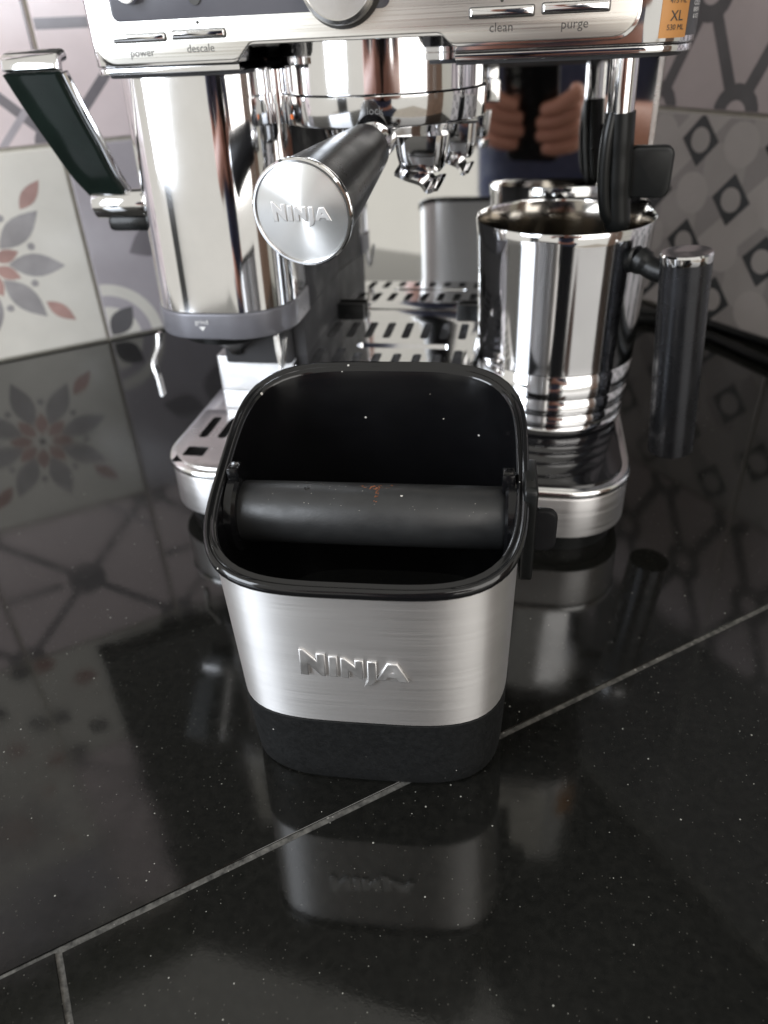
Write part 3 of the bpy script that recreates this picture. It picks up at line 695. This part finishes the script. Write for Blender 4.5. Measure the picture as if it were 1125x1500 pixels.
Pk('liner', loft(rr, False, True), 'inner_black', angle=60)
# bar with end grommets
bz, byk = 0.1125, -0.0060
bar = Pk('knock_bar', xf(lathe([(0, -.0525), (.0122, -.0525), (.0128, -.0515), (.0128, .0515), (.0122, .0525), (0, .0525)], 64), Matrix.Translation((0, byk, bz)) @ Matrix.Rotation(R(90), 4, 'Y')), 'bar_black')
for s in (-1, 1):
    Pk('grommet', xf(lathe([(.0, -.002), (.0155, -.002), (.0168, -.001), (.0168, .002), (.0155, .0032), (0, .0032)], 48), Matrix.Translation((s*.0545, byk, bz)) @ Matrix.Rotation(R(90), 4, 'Y')), 'inner_black')
    Pk('grommet_lug', box(s*.0535-.0025, s*.0535+.0025, byk-.003, byk+.004, bz+.013, bz+.0215, .001), 'inner_black')
# latch on the outside right
Pk('latch_plate', xf(slab(rrect(-.013, .013, -.0230, .0205, .003, 5), 0, .0052, .001), Matrix.Translation((.0590, byk+.002, bz-.0005)) @ Matrix(((0, 0, 1, 0), (1, 0, 0, 0), (0, 1, 0, 0), (0, 0, 0, 1)))), 'black_plastic')
Pk('latch_tab', xf(slab(rrect(-.0085, .0022, -.0105, .0085, .0042, 8), 0, .0040, .0012), Matrix.Translation((.0705, byk-.001, bz-.0015)) @ TOF), 'handle_black')
# logo
uN = Vector((0, -1, 0.03)).normalized()
lm = facing((-0.0022, -0.05405, 0.0730), uN)
kl = Pk('logo', xf(xf(logo(0.0092, .0001, .0006), Matrix.Rotation(R(-1.5), 4, 'Z')), lm), 'logo_steel', None, angle=60)
kl.parent = bando; kl.matrix_parent_inverse = bando.matrix_basis.inverted() @ Matrix.Translation(-kb.location); kl['label'] = 'raised NINJA lettering'
# coffee left on the bar, crumbs
def blob(r, seed):
    rnd = random.Random(seed); bm = bmesh.new(); bmesh.ops.create_icosphere(bm, subdivisions=1, radius=r)
    for v in bm.verts: v.co *= rnd.uniform(.6, 1.3); v.co.z *= .5
    me = bpy.data.meshes.new('m'); bm.to_mesh(me); bm.free(); return me
def on_bar(x, ang): return (x, byk-math.sin(R(ang))*.0128, bz+math.cos(R(ang))*.0128)
rnd = random.Random(3); stain = []
for i in range(46):
    x = .0035+rnd.gauss(0, .0028) if i < 30 else .0035+rnd.gauss(0, .0006); a = rnd.uniform(-12, 6) if i < 30 else rnd.uniform(0, 34)
    stain.append(xf(blob(rnd.uniform(.00018, .0005), i), Matrix.Translation(on_bar(x, a))))
o = Pk('coffee_residue', join(*stain), 'coffee'); o['kind'] = 'stuff'; o['label'] = 'brown coffee residue on the knock bar'
cr = []
for i in range(34):
    x = rnd.uniform(-.04, .05); a = rnd.uniform(-20, 55); cr.append(xf(blob(rnd.uniform(.00007, .00018), 100+i), Matrix.Translation(on_bar(x, a))))
for (x, z, r) in ((.026, .128, .0006), (.03, .115, .0003), (.02, .14, .00025)):
    cr.append(xf(blob(r, 7), Matrix.Translation((x, .0515, z))))
o = Pk('crumbs', join(*cr), 'crumb'); o['kind'] = 'stuff'; o['label'] = 'pale crumbs and dust on the bar and liner'
Pk('coffee_crumb', xf(blob(.0011, 5), Matrix.Translation(on_bar(-.0245, 8))), 'gloss_black')

# ------------------------------------------------------------------ mains cord by the right wall
def cord(pts, r, label):
    tag(link('power_cord', tube(spline(pts, 10), r, 12), 'black_plastic'), label, 'cord')
cord([prr(-.66, .004, .10), prr(-.60, .0045, .055), prr(-.545, .0045, .016), prr(-.48, .0045, .012), prr(-.40, .0045, .010), prr(-.28, .0045, .02), prr(-.1, .0045, .03)], .0042, 'thin black mains cord lying along the foot of the shaded wall')
cord([prr(-.64, .0045, .15), prr(-.57, .0045, .06), prr(-.50, .0045, .042), prr(-.42, .0045, .050), prr(-.32, .0045, .06), prr(-.15, .0045, .07)], .0045, 'second black cord curving across the worktop behind the jug handle')

# ------------------------------------------------------------------ photographer (mirrored in the back panel)
def skin_mesh(verts, edges, radii, roots, sub=2):
    me = bpy.data.meshes.new('sk'); me.from_pydata(verts, edges, []); o = bpy.data.objects.new('tmp_s', me); COL.objects.link(o)
    md = o.modifiers.new('s', 'SKIN'); md.use_smooth_shade = True
    for i, r in enumerate(radii):
        d = me.skin_vertices[0].data[i]; d.radius = r if isinstance(r, tuple) else (r, r); d.use_root = i in roots
    sb = o.modifiers.new('u', 'SUBSURF'); sb.levels = sub; sb.render_levels = sub
    dg = bpy.context.evaluated_depsgraph_get(); out = bpy.data.meshes.new_from_object(o.evaluated_get(dg)); bpy.data.objects.remove(o); return out
class Sk:
    def __init__(s): s.v = []; s.e = []; s.r = []; s.roots = []
    def chain(s, pts, rad, start=None, root=False):
        prev = start; ids = []
        for p, r in zip(pts, rad):
            s.v.append(tuple(p)); s.r.append(r); i = len(s.v)-1; ids.append(i)
            if prev is None: s.roots.append(i)
            else: s.e.append((prev, i))
            prev = i
        return ids
    def mesh(s, sub=2): return skin_mesh(s.v, s.e, s.r, s.roots, sub)
# phone sits just behind the lens, perpendicular to the view
PHM = cam.matrix_world.copy()
def phw(x, y, z): return PHM @ Vector((x, y, z))      # camera frame: x right, y up, z towards the photographer
pxo, pyo = -0.010, -0.060
ph = empty('smartphone', phw(pxo, pyo, 0.010), 'black smartphone held by the photographer, mirrored in the back panel', 'phone')
pb = slab(rrect(pxo-.037, pxo+.037, pyo-.078, pyo+.078, .010, 6), 0.006, 0.014, 0.002)
link('phone_body', xf(pb, PHM), 'gloss_black', ph)
link('screen', xf(slab(rrect(pxo-.034, pxo+.034, pyo-.074, pyo+.074, .008, 6), 0.0138, 0.0143), PHM), 'glass_black', ph)
for k in range(3): link('lens', xf(lathe([(0, .0), (.006, .0), (.006, .003), (0, .003)], 24), PHM @ Matrix.Translation((-.034+.004, -.002-.018*k, .0035))), 'chrome', ph)
pe = empty('person', (0.05, -0.40, -0.9), 'person in a navy T-shirt holding up a phone, mirrored in the machine\'s back panel', 'person')
b_ = Sk()
pel = Vector((0.05, -0.42, 0.02))
ids = b_.chain([pel, pel+Vector((0, 0, .12)), pel+Vector((0, .0, .28)), pel+Vector((0, -.01, .44)), pel+Vector((0, 0, .53)), pel+Vector((0, .02, .60)), pel+Vector((0, .03, .68)), pel+Vector((0, .02, .76))],
             [(.15, .10), (.14, .095), (.155, .105), (.14, .09), .052, .068, .082, .060])
hipc = ids[0]; chest = ids[3]
for s in (-1, 1):
    b_.chain([pel+Vector((s*.09, 0, -.06)), pel+Vector((s*.10, .02, -.45)), pel+Vector((s*.10, -.01, -.84)), pel+Vector((s*.11, .09, -.885))], [.085, .058, .040, .032], hipc)
HANDS = {}
for s in (-1, 1):
    sh = pel+Vector((s*.185, .0, .42)); el = pel+Vector((s*.25, .10, .17))
    wr_ = phw(pxo+s*.098, pyo-.050, .055); pm = phw(pxo+s*.056, pyo-.008, .022)
    kk = b_.chain([sh, el, (el*.4+wr_*.6), wr_, pm], [.060, .046, .042, .034, (.036, .018)], chest)
    # fingers wrap across the back of the phone (towards the machine), thumb on the screen side
    for f in range(4):
        y = pyo-.044+.0235*f+(.006 if s < 0 else 0); L = (.044, .054, .053, .046)[f]
        b_.chain([phw(pxo+s*.058, y+.002, .018), phw(pxo+s*.064, y+.003, .000), phw(pxo+s*(.058-L*.45), y+.001-.004*f, -.009), phw(pxo+s*(.056-L*.9), y-.003-.005*f, -.004)], [.0125, .0125, .0115, .0095])
    b_.chain([phw(pxo+s*.052, pyo-.045, .024), phw(pxo+s*.045, pyo-.018, .030), phw(pxo+s*.028, pyo+.004, .022)], [.013, .0105, .0085])
link('body', b_.mesh(2), 'skin', pe)
c_ = Sk()
ids = c_.chain([pel+Vector((0, 0, -.02)), pel+Vector((0, 0, .12)), pel+Vector((0, 0, .28)), pel+Vector((0, -.01, .43)), pel+Vector((0, -.005, .48))], [(.168, .125), (.162, .118), (.172, .122), (.150, .105), (.07, .065)])
for s in (-1, 1):
    sh = pel+Vector((s*.185, .0, .42)); el = pel+Vector((s*.25, .10, .17))
    c_.chain([sh, sh*.4+el*.6, sh*.2+el*.8], [.076, .066, .064], ids[3])
link('shirt', c_.mesh(2), 'navy_cloth', pe)
t_ = Sk(); i0 = t_.chain([pel+Vector((0, 0, .0))], [(.160, .118)])[0]
for s in (-1, 1): t_.chain([pel+Vector((s*.09, 0, -.08)), pel+Vector((s*.10, .02, -.45)), pel+Vector((s*.10, -.01, -.84))], [.096, .072, .060], i0)
link('trousers', t_.mesh(2), 'denim', pe)
hr = Sk(); hr.chain([pel+Vector((0, -.02, .68)), pel+Vector((0, -.005, .75)), pel+Vector((0, .03, .785))], [.080, .082, .055]); link('hair', hr.mesh(2), 'hair', pe)
